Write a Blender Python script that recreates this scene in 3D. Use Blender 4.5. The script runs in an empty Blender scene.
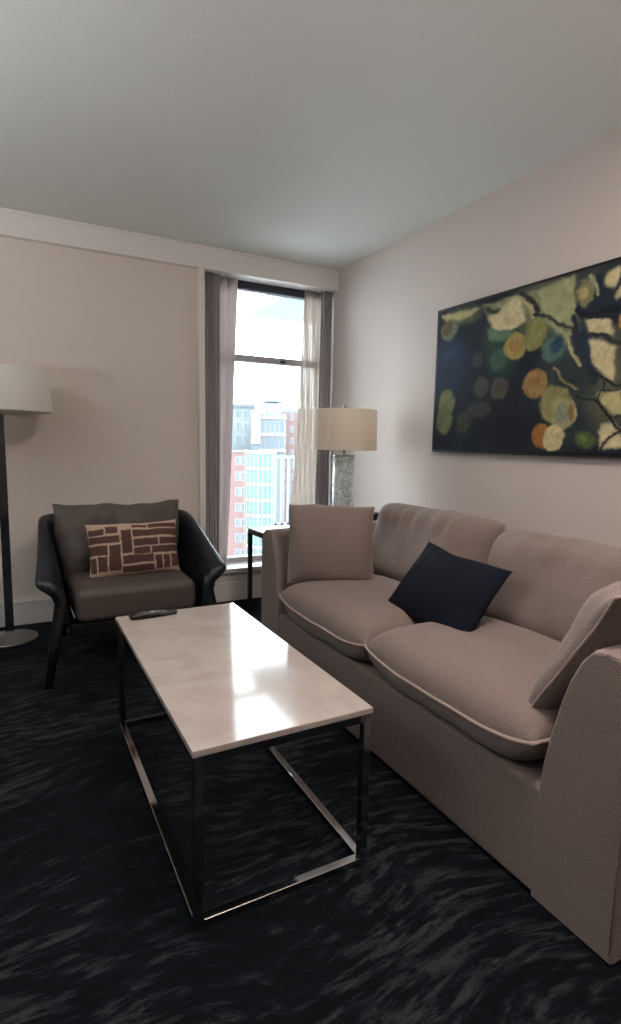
import bpy, bmesh, math, random
import numpy as np
from mathutils import Vector, Matrix, noise
random.seed(7)
SC = bpy.context.scene
COL = SC.collection
V = Vector

# ------------------------------------------------------------------ camera, world, light, exposure
def make_camera():
    f, yaw, pitch, roll = 557.15, 0.4895, -0.1232, 0.0184
    F = V((math.sin(yaw)*math.cos(pitch), math.cos(yaw)*math.cos(pitch), math.sin(pitch)))
    R = F.cross(V((0, 0, 1))).normalized(); U = R.cross(F)
    R2 = R*math.cos(roll)+U*math.sin(roll); U2 = U*math.cos(roll)-R*math.sin(roll)
    cam = bpy.data.cameras.new('camera'); o = bpy.data.objects.new('camera', cam); COL.objects.link(o)
    cam.sensor_fit = 'HORIZONTAL'; cam.sensor_width = 36; cam.lens = f/621*36; cam.clip_end = 500; cam.clip_start = 0.05
    m = Matrix((R2, U2, -F)).transposed().to_4x4(); m.translation = V((-2.3509, -4.0054, 1.2313))
    o.matrix_world = m; SC.camera = o
make_camera()
SKY_STRENGTH = 11.0
w = bpy.data.worlds.new('overcast_sky'); SC.world = w; w.use_nodes = True
bg = w.node_tree.nodes['Background']; bg.inputs[0].default_value = (0.86, 0.95, 1.0, 1); bg.inputs[1].default_value = SKY_STRENGTH
def area(name, loc, rot, sx, sy, power, col, portal=False):
    l = bpy.data.lights.new(name, 'AREA'); l.shape = 'RECTANGLE'; l.size = sx; l.size_y = sy; l.energy = power; l.color = col
    if portal: l.cycles.is_portal = True
    o = bpy.data.objects.new(name, l); COL.objects.link(o); o.location = loc; o.rotation_euler = rot; return o
area('window_daylight_portal', (-0.55, 0.33, 1.35), (-math.pi/2, 0, 0), 1.1, 2.2, 1, (1, 1, 1), True)   # guides sampling of the sky only
area('added_rear_fill', (-1.6, -5.0, 1.6), (math.pi, 0, 0), 0.5, 0.5, 36, (1.0, 0.76, 0.68))      # added warm fill shining up behind the camera, no lamp body
area('added_left_fill', (-4.35, -2.6, 1.35), (math.pi, 0, 0), 0.6, 0.6, 85, (0.97, 0.985, 1.0))    # added unseen fill left of the view, brightens ceiling and walls
area('added_overhead_fill', (-1.35, -3.3, 2.57), (0, 0, 0), 0.5, 0.5, 24, (1.0, 0.86, 0.78))            # added unseen fill from overhead, lifts walls and seat but not the ceiling
SC.view_settings.view_transform = 'Standard'; SC.view_settings.look = 'None'
SC.view_settings.exposure = 0.43; SC.view_settings.gamma = 1.0; SC.view_settings.use_curve_mapping = False
SC.cycles.max_bounces = 10; SC.cycles.diffuse_bounces = 6; SC.cycles.transparent_max_bounces = 16
SC.cycles.sample_clamp_indirect = 6.0
SC.cycles.use_denoising = True

# ------------------------------------------------------------------ materials
def srgb(r, g, b):
    f = lambda c: (c/255/12.92) if c/255 <= 0.04045 else ((c/255+0.055)/1.055)**2.4
    return (f(r), f(g), f(b), 1)
def mat(name, col, rough=0.6, metal=0.0, bump=0.0, bscale=200.0, var=0.0, vscale=3.0, sheen=0.0, spec=0.5, stretch=(1, 1, 1), transl=0.0, coat=0.0):
    m = bpy.data.materials.new(name); m.use_nodes = True; nt = m.node_tree; N = nt.nodes; L = nt.links
    p = N['Principled BSDF']; p.inputs['Base Color'].default_value = col; p.inputs['Roughness'].default_value = rough
    p.inputs['Metallic'].default_value = metal; p.inputs['Specular IOR Level'].default_value = spec
    p.inputs['Coat Weight'].default_value = coat
    if sheen: p.inputs['Sheen Weight'].default_value = sheen
    tc = N.new('ShaderNodeTexCoord')
    if bump:
        mp = N.new('ShaderNodeMapping'); mp.inputs['Scale'].default_value = stretch; L.new(tc.outputs['Object'], mp.inputs[0])
        n = N.new('ShaderNodeTexNoise'); n.inputs['Scale'].default_value = bscale; n.inputs['Detail'].default_value = 3
        L.new(mp.outputs[0], n.inputs['Vector'])
        b = N.new('ShaderNodeBump'); b.inputs['Strength'].default_value = bump; b.inputs['Distance'].default_value = 0.003
        L.new(n.outputs[0], b.inputs['Height']); L.new(b.outputs[0], p.inputs['Normal'])
    if var:
        n2 = N.new('ShaderNodeTexNoise'); n2.inputs['Scale'].default_value = vscale; n2.inputs['Detail'].default_value = 6
        L.new(tc.outputs['Object'], n2.inputs['Vector'])
        mx = N.new('ShaderNodeMix'); mx.data_type = 'RGBA'; mx.inputs[6].default_value = [c*(1-var) for c in col[:3]]+[1]
        mx.inputs[7].default_value = [min(1, c*(1+var)) for c in col[:3]]+[1]
        L.new(n2.outputs[0], mx.inputs[0]); L.new(mx.outputs[2], p.inputs['Base Color'])
    if transl:
        t = N.new('ShaderNodeBsdfTranslucent'); t.inputs[0].default_value = col
        ms = N.new('ShaderNodeMixShader'); ms.inputs[0].default_value = transl
        L.new(p.outputs[0], ms.inputs[1]); L.new(t.outputs[0], ms.inputs[2]); L.new(ms.outputs[0], N['Material Output'].inputs[0])
    return m
M = {}
M['wall'] = mat('wall_paint', srgb(198, 186, 180), 0.75, bump=0.15, bscale=400)
M['wallcover'] = mat('woven_wallcovering', srgb(224, 211, 202), 0.8, bump=0.35, bscale=160, var=0.03, vscale=60, stretch=(0.4, 1, 1.6))
M['ceiling'] = mat('ceiling_paint', srgb(216, 218, 214), 0.85, bump=0.3, bscale=90)
M['panel'] = mat('dark_absorbing_wall', srgb(66, 65, 66), 0.6)  # invented dark finish for the unseen walls, keeps bounced light off the sofa base
M['trim'] = mat('trim_paint', srgb(232, 225, 220), 0.5)
M['sill'] = mat('stone_sill', srgb(215, 213, 208), 0.25)
M['sofa'] = mat('sofa_weave', srgb(126, 110, 104), 0.9, bump=1.0, bscale=260, var=0.42, vscale=170, sheen=0.15)
M['sofa_pipe'] = mat('sofa_piping_weave', srgb(156, 138, 130), 0.9, bump=0.5, bscale=400)
M['blue'] = mat('navy_velvet', srgb(17, 22, 33), 0.9, bump=0.5, bscale=180, var=0.25, vscale=40, spec=0.15)
M['leather'] = mat('navy_leather', srgb(15, 22, 31), 0.38, bump=0.25, bscale=260)
M['darkwood'] = mat('black_wood', srgb(9, 10, 12), 0.45)
M['taupe'] = mat('taupe_upholstery', srgb(78, 68, 64), 0.6, bump=0.3, bscale=250, var=0.1, vscale=90)
M['taupe_back'] = mat('taupe_cushion_fabric', srgb(84, 76, 72), 0.65, bump=0.3, bscale=250, var=0.1, vscale=90)
M['chrome'] = mat('polished_chrome', srgb(190, 190, 192), 0.08, metal=1.0)
M['steel'] = mat('brushed_steel', srgb(150, 148, 145), 0.3, metal=1.0)
M['blackmetal'] = mat('dark_bronze_metal', srgb(34, 32, 32), 0.4, metal=0.6)
M['shade'] = mat('linen_lampshade', srgb(244, 232, 218), 0.85, bump=0.4, bscale=500, transl=0.35, stretch=(1, 1, 3))
M['shade2'] = mat('white_lampshade', srgb(250, 247, 240), 0.85, bump=0.4, bscale=500, transl=0.3, stretch=(1, 1, 3))
M['black'] = mat('black_plastic', srgb(14, 14, 15), 0.3)
M['button'] = mat('grey_rubber', srgb(150, 150, 150), 0.35)
M['screen'] = mat('glossy_black_face', srgb(10, 11, 13), 0.08)
M['frame'] = mat('black_picture_frame', srgb(14, 13, 13), 0.4)
M['winframe'] = mat('window_frame_dark', srgb(66, 66, 76), 0.45)
M['transom'] = mat('window_frame_grey', srgb(176, 172, 176), 0.45)
M['blind'] = mat('blind_cassette', srgb(50, 52, 66), 0.6)
M['curtain_dark'] = mat('mauve_grey_curtain', srgb(172, 166, 168), 0.85, bump=0.3, bscale=300, transl=0.15)
M['curtain_lining'] = mat('light_mauve_curtain', srgb(206, 197, 196), 0.85, bump=0.3, bscale=300, transl=0.35)
M['white'] = mat('white_plastic', srgb(225, 225, 222), 0.4)

def nodes(m): return m.node_tree.nodes, m.node_tree.links
def sheer_mat():
    m = mat('sheer_striped_curtain', srgb(200, 190, 182), 0.85, transl=0.5); N, L = nodes(m)
    out = N['Material Output']; prev = out.inputs[0].links[0].from_socket
    tc = N.new('ShaderNodeTexCoord'); wv = N.new('ShaderNodeTexWave'); wv.bands_direction = 'X'; wv.inputs['Scale'].default_value = 14
    wv.inputs['Distortion'].default_value = 1.5; mp = N.new('ShaderNodeMapping'); mp.inputs['Scale'].default_value = (1, 0, 0.05)
    L.new(tc.outputs['Object'], mp.inputs[0]); L.new(mp.outputs[0], wv.inputs[0])
    r = N.new('ShaderNodeMapRange'); r.inputs[3].default_value = 0.02; r.inputs[4].default_value = 0.22; L.new(wv.outputs[1], r.inputs[0])
    t = N.new('ShaderNodeBsdfTransparent'); ms = N.new('ShaderNodeMixShader')
    L.new(r.outputs[0], ms.inputs[0]); L.new(prev, ms.inputs[1]); L.new(t.outputs[0], ms.inputs[2]); L.new(ms.outputs[0], out.inputs[0])
    return m
M['sheer'] = sheer_mat()
def glass_mat(name, tint, gl=0.06):
    m = bpy.data.materials.new(name); m.use_nodes = True; N, L = nodes(m); N.remove(N['Principled BSDF'])
    t = N.new('ShaderNodeBsdfTransparent'); t.inputs[0].default_value = tint
    g = N.new('ShaderNodeBsdfGlossy'); g.inputs[1].default_value = 0.02
    fr = N.new('ShaderNodeFresnel'); fr.inputs[0].default_value = 1.45
    ms = N.new('ShaderNodeMixShader'); L.new(fr.outputs[0], ms.inputs[0]); L.new(t.outputs[0], ms.inputs[1]); L.new(g.outputs[0], ms.inputs[2])
    L.new(ms.outputs[0], N['Material Output'].inputs[0]); return m
M['glass'] = glass_mat('window_glass', (0.95, 0.97, 0.97, 1))
def mosaic_mat():
    m = mat('cracked_mosaic_glass', srgb(205, 215, 215), 0.12, spec=0.8); N, L = nodes(m); p = N['Principled BSDF']
    tc = N.new('ShaderNodeTexCoord'); v = N.new('ShaderNodeTexVoronoi'); v.inputs['Scale'].default_value = 75
    L.new(tc.outputs['Object'], v.inputs[0])
    mx = N.new('ShaderNodeValToRGB'); mx.color_ramp.elements[0].color = srgb(165, 172, 172); mx.color_ramp.elements[1].color = srgb(235, 240, 240)
    sp = N.new('ShaderNodeSeparateColor'); L.new(v.outputs['Color'], sp.inputs[0]); L.new(sp.outputs[0], mx.inputs[0]); L.new(mx.outputs[0], p.inputs['Base Color'])
    b = N.new('ShaderNodeBump'); b.inputs['Strength'].default_value = 0.6; b.inputs['Distance'].default_value = 0.004
    L.new(v.outputs['Distance'], b.inputs['Height']); L.new(b.outputs[0], p.inputs['Normal'])
    t = N.new('ShaderNodeBsdfTransparent'); ms = N.new('ShaderNodeMixShader'); ms.inputs[0].default_value = 0.5
    L.new(p.outputs[0], ms.inputs[1]); L.new(t.outputs[0], ms.inputs[2]); L.new(ms.outputs[0], N['Material Output'].inputs[0])
    return m
M['mosaic'] = mosaic_mat()
def carpet_mat():
    m = mat('patterned_carpet', srgb(24, 27, 32), 0.95, bump=0.0, sheen=0.0, spec=0.15); N, L = nodes(m); p = N['Principled BSDF']
    tc = N.new('ShaderNodeTexCoord')
    n0 = N.new('ShaderNodeTexNoise'); n0.inputs['Scale'].default_value = 0.9; n0.inputs['Detail'].default_value = 1; L.new(tc.outputs['Object'], n0.inputs[0])
    vs = N.new('ShaderNodeVectorMath'); vs.operation = 'SCALE'; vs.inputs[3].default_value = 0.75; L.new(n0.outputs['Color'], vs.inputs[0])
    va = N.new('ShaderNodeVectorMath'); va.operation = 'ADD'; L.new(tc.outputs['Object'], va.inputs[0]); L.new(vs.outputs[0], va.inputs[1])
    mp = N.new('ShaderNodeMapping'); mp.inputs['Scale'].default_value = (8.0, 38.0, 1.0); mp.inputs['Rotation'].default_value = (0, 0, -0.12)
    L.new(va.outputs[0], mp.inputs[0])
    n1 = N.new('ShaderNodeTexNoise'); n1.inputs['Scale'].default_value = 1.0; n1.inputs['Detail'].default_value = 6; n1.inputs['Roughness'].default_value = 0.68; n1.inputs['Distortion'].default_value = 0.4
    L.new(mp.outputs[0], n1.inputs[0])
    n2 = N.new('ShaderNodeTexNoise'); n2.inputs['Scale'].default_value = 1.6; n2.inputs['Detail'].default_value = 2; L.new(tc.outputs['Object'], n2.inputs[0])
    n3 = N.new('ShaderNodeTexNoise'); n3.inputs['Scale'].default_value = 260; L.new(tc.outputs['Object'], n3.inputs[0])
    a = N.new('ShaderNodeMath'); a.operation = 'MULTIPLY_ADD'; a.inputs[1].default_value = 0.45; L.new(n2.outputs[0], a.inputs[0]); L.new(n1.outputs[0], a.inputs[2])
    a2 = N.new('ShaderNodeMath'); a2.operation = 'MULTIPLY_ADD'; a2.inputs[1].default_value = 0.16; L.new(n3.outputs[0], a2.inputs[0]); L.new(a.outputs[0], a2.inputs[2])
    cr = N.new('ShaderNodeValToRGB'); e = cr.color_ramp.elements
    e[0].position = 0.77; e[0].color = srgb(4, 8, 14); e[1].position = 0.95; e[1].color = srgb(44, 47, 49)
    e2 = e.new(0.82); e2.color = srgb(9, 15, 23)
    L.new(a2.outputs[0], cr.inputs[0]); L.new(cr.outputs[0], p.inputs['Base Color'])
    b = N.new('ShaderNodeBump'); b.inputs['Strength'].default_value = 0.7; b.inputs['Distance'].default_value = 0.004
    L.new(n3.outputs[0], b.inputs['Height']); L.new(b.outputs[0], p.inputs['Normal'])
    return m
M['carpet'] = carpet_mat()
def marble_mat():
    m = mat('cream_marble', srgb(206, 186, 172), 0.09, spec=0.36); N, L = nodes(m); p = N['Principled BSDF']
    tc = N.new('ShaderNodeTexCoord'); n = N.new('ShaderNodeTexNoise'); n.inputs['Scale'].default_value = 4; n.inputs['Detail'].default_value = 8; n.inputs['Distortion'].default_value = 1.6
    L.new(tc.outputs['Object'], n.inputs[0]); cr = N.new('ShaderNodeValToRGB'); e = cr.color_ramp.elements
    e[0].position = 0.35; e[0].color = srgb(166, 154, 148); e[1].position = 0.6; e[1].color = srgb(176, 166, 160)
    L.new(n.outputs[0], cr.inputs[0]); L.new(cr.outputs[0], p.inputs['Base Color']); return m
M['marble'] = marble_mat()

# ------------------------------------------------------------------ mesh helpers
def new_obj(name, bm, m, parent=None, smooth=True, loc=None, mods=None):
    me = bpy.data.meshes.new(name); bmesh.ops.recalc_face_normals(bm, faces=bm.faces); bm.to_mesh(me); bm.free()
    if smooth:
        for p in me.polygons: p.use_smooth = True
    o = bpy.data.objects.new(name, me); COL.objects.link(o)
    for q in (m if isinstance(m, list) else [m]): me.materials.append(q)
    if parent: o.parent = parent
    if loc: o.location = loc
    if smooth == 'angle':
        me.set_sharp_from_angle(angle=math.radians(35)); wn = o.modifiers.new('weighted_normals', 'WEIGHTED_NORMAL'); wn.keep_sharp = True
    return o
def thing(name, label, cat, loc=(0, 0, 0), group=None, rz=0):
    o = bpy.data.objects.new(name, None); COL.objects.link(o); o.location = loc; o.rotation_euler = (0, 0, rz); o.empty_display_size = 0.1
    return tag(o, label, cat, group)
def tag(o, label, cat, group=None):
    o['label'] = label; o['category'] = cat
    if group: o['group'] = group
    return o
def struct(name, bm, m, parent=None, smooth=False):
    o = new_obj(name, bm, m, parent, smooth)
    if parent is None: o['kind'] = 'structure'
    return o
def box(bm, x0, x1, y0, y1, z0, z1, bev=0.0, seg=2, rot=None, piv=None):
    vs = [bm.verts.new(c) for c in ((x0, y0, z0), (x1, y0, z0), (x1, y1, z0), (x0, y1, z0), (x0, y0, z1), (x1, y0, z1), (x1, y1, z1), (x0, y1, z1))]
    fs = [bm.faces.new([vs[i] for i in q]) for q in ((3, 2, 1, 0), (4, 5, 6, 7), (0, 1, 5, 4), (1, 2, 6, 5), (2, 3, 7, 6), (3, 0, 4, 7))]
    if bev:
        es = list({e for f in fs for e in f.edges})
        r = bmesh.ops.bevel(bm, geom=es, offset=bev, segments=seg, profile=0.5, affect='EDGES')
        vs = list({v for f in r['faces'] for v in f.verts} | {v for v in vs if v.is_valid})
    if rot is not None: bmesh.ops.rotate(bm, cent=piv or (0, 0, 0), matrix=rot, verts=[v for v in vs if v.is_valid])
    return bm
def B(*a, **k): return box(bmesh.new(), *a, **k)
def lathe(bm, prof, cx=0, cy=0, n=48, ry=1.0):
    rings = []
    for r, z in prof:
        if r < 1e-6: rings.append([bm.verts.new((cx, cy, z))])
        else: rings.append([bm.verts.new((cx+r*math.cos(2*math.pi*i/n), cy+ry*r*math.sin(2*math.pi*i/n), z)) for i in range(n)])
    for a, b in zip(rings, rings[1:]):
        for i in range(n):
            j = (i+1) % n
            if len(a) == 1 and len(b) == 1: continue
            if len(a) == 1: bm.faces.new((a[0], b[i], b[j]))
            elif len(b) == 1: bm.faces.new((a[i], a[j], b[0]))
            else: bm.faces.new((a[i], a[j], b[j], b[i]))
    return bm
def tube(bm, pts, r, n=8, closed=False):
    pts = [V(p) for p in pts]; rings = []; N = len(pts)
    up = V((0, 0, 1))
    for i, p in enumerate(pts):
        a = pts[(i-1) % N] if (closed or i > 0) else p; b = pts[(i+1) % N] if (closed or i < N-1) else p
        t = (b-a).normalized(); s = t.cross(up)
        if s.length < 1e-3: s = t.cross(V((1, 0, 0)))
        s.normalize(); u = s.cross(t)
        rr = r[i] if isinstance(r, (list, tuple)) else r
        rings.append([bm.verts.new(p+(s*math.cos(2*math.pi*k/n)+u*math.sin(2*math.pi*k/n))*rr) for k in range(n)])
    seq = list(zip(rings, rings[1:]))+([(rings[-1], rings[0])] if closed else [])
    for a, b in seq:
        for k in range(n): bm.faces.new((a[k], a[(k+1) % n], b[(k+1) % n], b[k]))
    if not closed: bm.faces.new(rings[0][::-1]); bm.faces.new(rings[-1])
    return bm
def loft(bm, rings, closed_ring=True, caps=True):
    R = [[bm.verts.new(p) for p in r] for r in rings]; n = len(R[0])
    for a, b in zip(R, R[1:]):
        for k in range(n if closed_ring else n-1): bm.faces.new((a[k], a[(k+1) % n], b[(k+1) % n], b[k]))
    if caps: bm.faces.new(R[0][::-1]); bm.faces.new(R[-1])
    return R
def subsurf(o, lv=2):
    s = o.modifiers.new('subdivision', 'SUBSURF'); s.levels = lv; s.render_levels = lv; return o

def pillow(w, h, T, T2=None, p=2.6, q=0.55, bow=0.05, n=36, wr=0.0, seed=0, wfreq=5.0, curve=0.0, ear=0.0, wob=0.006):
    """knife-edged cushion in local x (width), y (height), bulging along z; returns bmesh and its seam loop"""
    T2 = T if T2 is None else T2; bm = bmesh.new(); loop = {}
    def pos(i, j, side):
        u = math.sin((i/n-0.5)*math.pi); v = math.sin((j/n-0.5)*math.pi)
        fu = max(0.0, 1-abs(u)**p)**q; fv = max(0.0, 1-abs(v)**p)**q
        x = w/2*u*(1-bow*(1-v*v)+ear*(abs(v)**6)); y = h/2*v*(1-bow*(1-u*u)+ear*(abs(u)**6)); t = fu*fv
        z = (T if side > 0 else -T2)*t
        nz = noise.noise(V((x*wfreq, y*wfreq, seed*7.3+side)))*wr*min(1, t*2.2)
        # fine folds running in from the corners and edges
        nz += noise.noise(V((x*wfreq*5, y*wfreq*1.5, seed*3.1+side)))*wr*0.45*min(1, t*2.5)*(1-t*0.7)
        z += nz*side - curve*(u*u)
        x += noise.noise(V((x*8, y*8, seed*1.7)))*wob; y += noise.noise(V((x*8+5, y*8, seed*2.9)))*wob
        return V((x, y, z))
    top = [[bm.verts.new(pos(i, j, 1)) for j in range(n+1)] for i in range(n+1)]
    bot = [[top[i][j] if i in (0, n) or j in (0, n) else bm.verts.new(pos(i, j, -1)) for j in range(n+1)] for i in range(n+1)]
    for i in range(n):
        for j in range(n):
            bm.faces.new((top[i][j], top[i+1][j], top[i+1][j+1], top[i][j+1]))
            bm.faces.new((bot[i][j+1], bot[i+1][j+1], bot[i+1][j], bot[i][j]))
    seam = [top[i][0].co.copy() for i in range(n)]+[top[n][j].co.copy() for j in range(n)]+[top[n-i][n].co.copy() for i in range(n)]+[top[0][n-j].co.copy() for j in range(n)]
    return bm, seam
def frame_of(c, ax, ay):
    ax = V(ax).normalized(); ay = (V(ay)-ax*V(ay).dot(ax)).normalized(); az = ax.cross(ay)
    m = Matrix((ax, ay, az)).transposed().to_4x4(); m.translation = V(c); return m
def pillow_at(name, m, c, ax, ay, parent=None, pipe=None, pipe_m=None, rp=0.006, **k):
    bm, seam = pillow(**k); F = frame_of(c, ax, ay); bmesh.ops.transform(bm, matrix=F, verts=bm.verts)
    o = new_obj(name, bm, m, parent)
    if pipe:
        pb = tube(bmesh.new(), [F @ s for s in seam], rp, 8, closed=True); new_obj('piping', pb, pipe_m or m, o)
    return o

# ------------------------------------------------------------------ the room
XL, YN, H = -4.9, -6.6, 2.6
struct('floor', B(XL-0.1, 0.1, YN-0.1, 0.35, -0.1, 0.0), M['carpet'])
struct('ceiling', B(XL-0.1, 0.1, YN-0.1, 0.35, H, H+0.1), M['ceiling'])
struct('wall_right', B(0.0, 0.1, YN-0.1, 0.35, 0.0, H), M['wall'])
struct('wall_left', B(XL-0.1, XL, YN-0.1, 0.35, 0.0, H), M['panel'])
struct('wall_near', B(XL, 0.0, YN-0.1, YN, 0.0, H), M['panel'])
WX = -1.10
bm = bmesh.new(); box(bm, XL, WX, 0.05, 0.35, 0.0, H); box(bm, WX, 0.0, 0.05, 0.35, 0.0, 0.225); box(bm, WX, 0.0, 0.20, 0.35, 2.47, H)
struct('wall_back', bm, M['wallcover'])
bm = B(XL, 0.0, 0.0, 0.0499, 2.445, H, bev=0.002, seg=1); box(bm, XL, 0.0, -0.008, 0.0, H-0.022, H-0.002); box(bm, WX, 0.0, 0.05, 0.2, 2.47, H)
struct('trim_1', bm, M['trim'])                                             # soffit over wall and curtains
struct('trim_2', B(WX-0.045, WX, 0.0, 0.0499, 0.0, 2.445, bev=0.004), M['trim'])
bm = B(XL, WX-0.0455, 0.035, 0.0499, 0.0, 0.15, bev=0.003); box(bm, XL, WX-0.0455, 0.030, 0.05, 0.15, 0.158)
struct('baseboard_back', bm, M['trim'])
bm = B(-0.015, 0.0, YN, 0.05, 0.0, 0.15, bev=0.003); struct('baseboard_right', bm, M['trim'])
# window: sill with front apron, frame, transom, two panes, blind cassette
bm = B(WX+0.001, -0.001, -0.03, 0.245, 0.2255, 0.262, bev=0.006)
struct('trim_3', bm, M['sill'])
bm = B(WX+0.001, -0.016, 0.012, 0.049, 0.0, 0.225, bev=0.002); box(bm, WX+0.001, -0.016, 0.0, 0.012, 0.0, 0.150, bev=0.004); box(bm, WX+0.001, -0.016, 0.002, 0.014, 0.165, 0.2, bev=0.003)
struct('trim_4', bm, M['trim'])
bm = bmesh.new()
box(bm, WX, WX+0.06, 0.19, 0.25, 0.262, 2.47); box(bm, -0.06, 0.0, 0.19, 0.25, 0.262, 2.47)
box(bm, WX+0.06, -0.06, 0.19, 0.25, 0.262, 0.30)
wf = struct('window_1', bm, M['transom'])
new_obj('transom', B(WX+0.06, -0.06, 0.185, 0.25, 1.855, 1.905, bev=0.004), M['transom'], wf, 'angle')
for z0, z1 in ((0.30, 1.855), (1.905, 2.40)):
    new_obj('window_pane', B(WX+0.06, -0.06, 0.222, 0.226, z0, z1), M['glass'], wf, False)
bm = B(WX+0.06, -0.06, 0.165, 0.235, 2.392, 2.47, bev=0.006); box(bm, WX+0.065, -0.065, 0.160, 0.17, 2.425, 2.462)
new_obj('blind_cassette', bm, M['blind'], wf, 'angle')
new_obj('curtain_track', B(WX, 0.0, 0.055, 0.155, 2.447, 2.4695, bev=0.002), M['white'], wf, 'angle')
new_obj('window_latch', B(-0.42, -0.38, 0.172, 0.186, 1.865, 1.885, bev=0.003), M['winframe'], wf, 'angle')

# ------------------------------------------------------------------ curtains
def curtain(name, m, xt, xb, yc, amp, folds, z0, z1, seed, label, thick=0.004, irregular=0.35):
    rnd = random.Random(seed); nx, nz = folds*14, 26; bm = bmesh.new(); rows = []
    ph = [rnd.uniform(-1, 1) for _ in range(folds+2)]
    for k in range(nz+1):
        tz = k/nz; z = z1+(z0-z1)*tz; row = []
        for i in range(nx+1):
            s = i/nx; f = s*folds; c = int(f); a = amp*(0.75+0.5*abs(ph[c]))*(0.85+0.25*tz)
            x = xt[0]+(xt[1]-xt[0])*s; x2 = xb[0]+(xb[1]-xb[0])*s; e = tz**1.4; x = x*(1-e)+x2*e
            wob = noise.noise(V((s*folds*0.45, tz*1.3, seed)))*irregular
            y = yc+a*math.sin(2*math.pi*(f+wob*0.6))+0.006*noise.noise(V((s*40, tz*6, seed*3)))
            x += 0.25*a*math.cos(2*math.pi*(f+wob)*1.0+1.0)
            row.append(bm.verts.new((x, y, z)))
        rows.append(row)
    for a, b in zip(rows, rows[1:]):
        for i in range(nx): bm.faces.new((a[i], a[i+1], b[i+1], b[i]))
    o = new_obj(name, bm, m); s = o.modifiers.new('thickness', 'SOLIDIFY'); s.thickness = thick; s.offset = 0
    return tag(o, label, 'curtain')
curtain('curtain', M['curtain_dark'], (-1.085, -0.962), (-1.085, -0.972), 0.09, 0.017, 5, 0.275, 2.445, 1, 'narrow tightly pleated dark mauve-grey curtain against the trim left of the window')
curtain('curtain', M['curtain_lining'], (-0.972, -0.806), (-0.99, -0.90), 0.135, 0.016, 2, 0.275, 2.445, 2, 'lighter smooth mauve curtain panel covering the left edge of the window glass')
curtain('sheer_curtain', M['sheer'], (-0.232, -0.085), (-0.36, -0.11), 0.135, 0.013, 5, 0.275, 2.445, 3, 'sheer striped beige curtain covering the right edge of the window glass', thick=0.002)
curtain('curtain', M['curtain_dark'], (-0.102, -0.016), (-0.135, -0.016), 0.080, 0.015, 4, 0.275, 2.445, 4, 'grey pleated curtain in the room corner behind the beige drum lampshade')

# ------------------------------------------------------------------ sofa
SX = -1.142
sofa = thing('sofa', 'pinkish beige fabric two-seat sofa with piped cushions along the right wall', 'sofa', (-0.6, -2.23, 0))
def at_origin(root, o): o.location = (-root.location.x, -root.location.y, -root.location.z); return o
def spart(name, bm, m=M['sofa'], smooth='angle', root=None):
    root = root or sofa; return at_origin(root, new_obj(name, bm, m, root, smooth))
def base_bm():
    bm = B(SX+0.003, -0.12, -3.16, -1.30, 0.006, 0.325, bev=0.018, seg=3)
    return bm
spart('base', base_bm())
def arm_bm(yo, sgn):
    prof = [(0, 0.006), (0.0, 0.30), (0.0, 0.55), (0.002, 0.70), (0.012, 0.735), (0.035, 0.752), (0.075, 0.757), (0.112, 0.748), (0.140, 0.715), (0.168, 0.655), (0.188, 0.592), (0.212, 0.494), (0.231, 0.394), (0.238, 0.30), (0.240, 0.006)]
    bm = bmesh.new(); rings = []
    for x, sh in ((SX+0.0, 0.012), (SX+0.004, 0.004), (SX+0.012, 0.0), (-0.9, 0), (-0.6, -0.0), (-0.3, 0), (-0.11, 0), (-0.10, 0.01)):
        cy, cz = 0.11, 0.4
        ring = []
        for dy, z in prof:
            ddy = dy+(cy-dy)*(sh*4); zz = z if z < 0.05 else z-(sh*0.9)
            zz += 0.02*max(0, (x-SX)/1.0)*(1 if z > 0.5 else 0)
            ring.append((x, yo+sgn*ddy, zz))
        rings.append(ring)
    loft(bm, rings); return bm
def arm(yo, sgn):
    o = spart('armrest', arm_bm(yo, sgn))
    # welt seam following the outer front edge
    pts = [(SX-0.001, yo+sgn*0.006, z) for z in (0.03, 0.3, 0.6, 0.70)]+[(SX, yo+sgn*0.02, 0.732), (SX+0.003, yo+sgn*0.045, 0.744), (SX+0.003, yo+sgn*0.08, 0.747), (SX+0.002, yo+sgn*0.115, 0.735)]
    new_obj('seam', tube(bmesh.new(), pts, 0.0022, 6), M['sofa'], o)
arm(-3.303, 1); arm(-1.165, -1)
bm = B(-0.30, -0.10, -3.06, -1.40, 0.20, 0.74, bev=0.04, seg=4); spart('back_frame', bm)
for k in range(4):
    x = (-1.08, -0.17)[k % 2]; y = (-3.22, -1.24)[k//2]
    spart('foot', B(x-0.025, x+0.025, y-0.025, y+0.025, 0.0, 0.02), M['black'])
# seat cushions: knife-edge with piping
def seat_cushion(y0, y1, seed):
    w = y1-y0
    bm, seam = pillow(w=w, h=0.60, T=0.108, T2=0.105, p=7, q=0.5, bow=0.0, n=40, wr=0.010, seed=seed, wfreq=3)
    F = frame_of((-0.865, (y0+y1)/2, 0.435), (0, -1, 0), (1, 0, 0))
    def f(co):
        c = F @ co
        # the front edge slumps forward and the seam rises at the corners
        e = max(0, min(1, (-0.95-c.x)/0.2)); s = (c.y-(y0+y1)/2)/(w/2)
        c.z += -0.018*e*(1-abs(s)**4)+0.012*e*abs(s)**6
        c.x += -0.012*e*(1-abs(s)**3)
        return c
    for v in bm.verts: v.co = f(v.co)
    o = new_obj('seat_cushion', bm, M['sofa'], sofa); at_origin(sofa, o)
    new_obj('piping', tube(bmesh.new(), [f(s) for s in seam], 0.0065, 8, closed=True), M['sofa_pipe'], o)
seat_cushion(-2.252, -1.452, 1); seat_cushion(-3.056, -2.258, 2)
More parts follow.
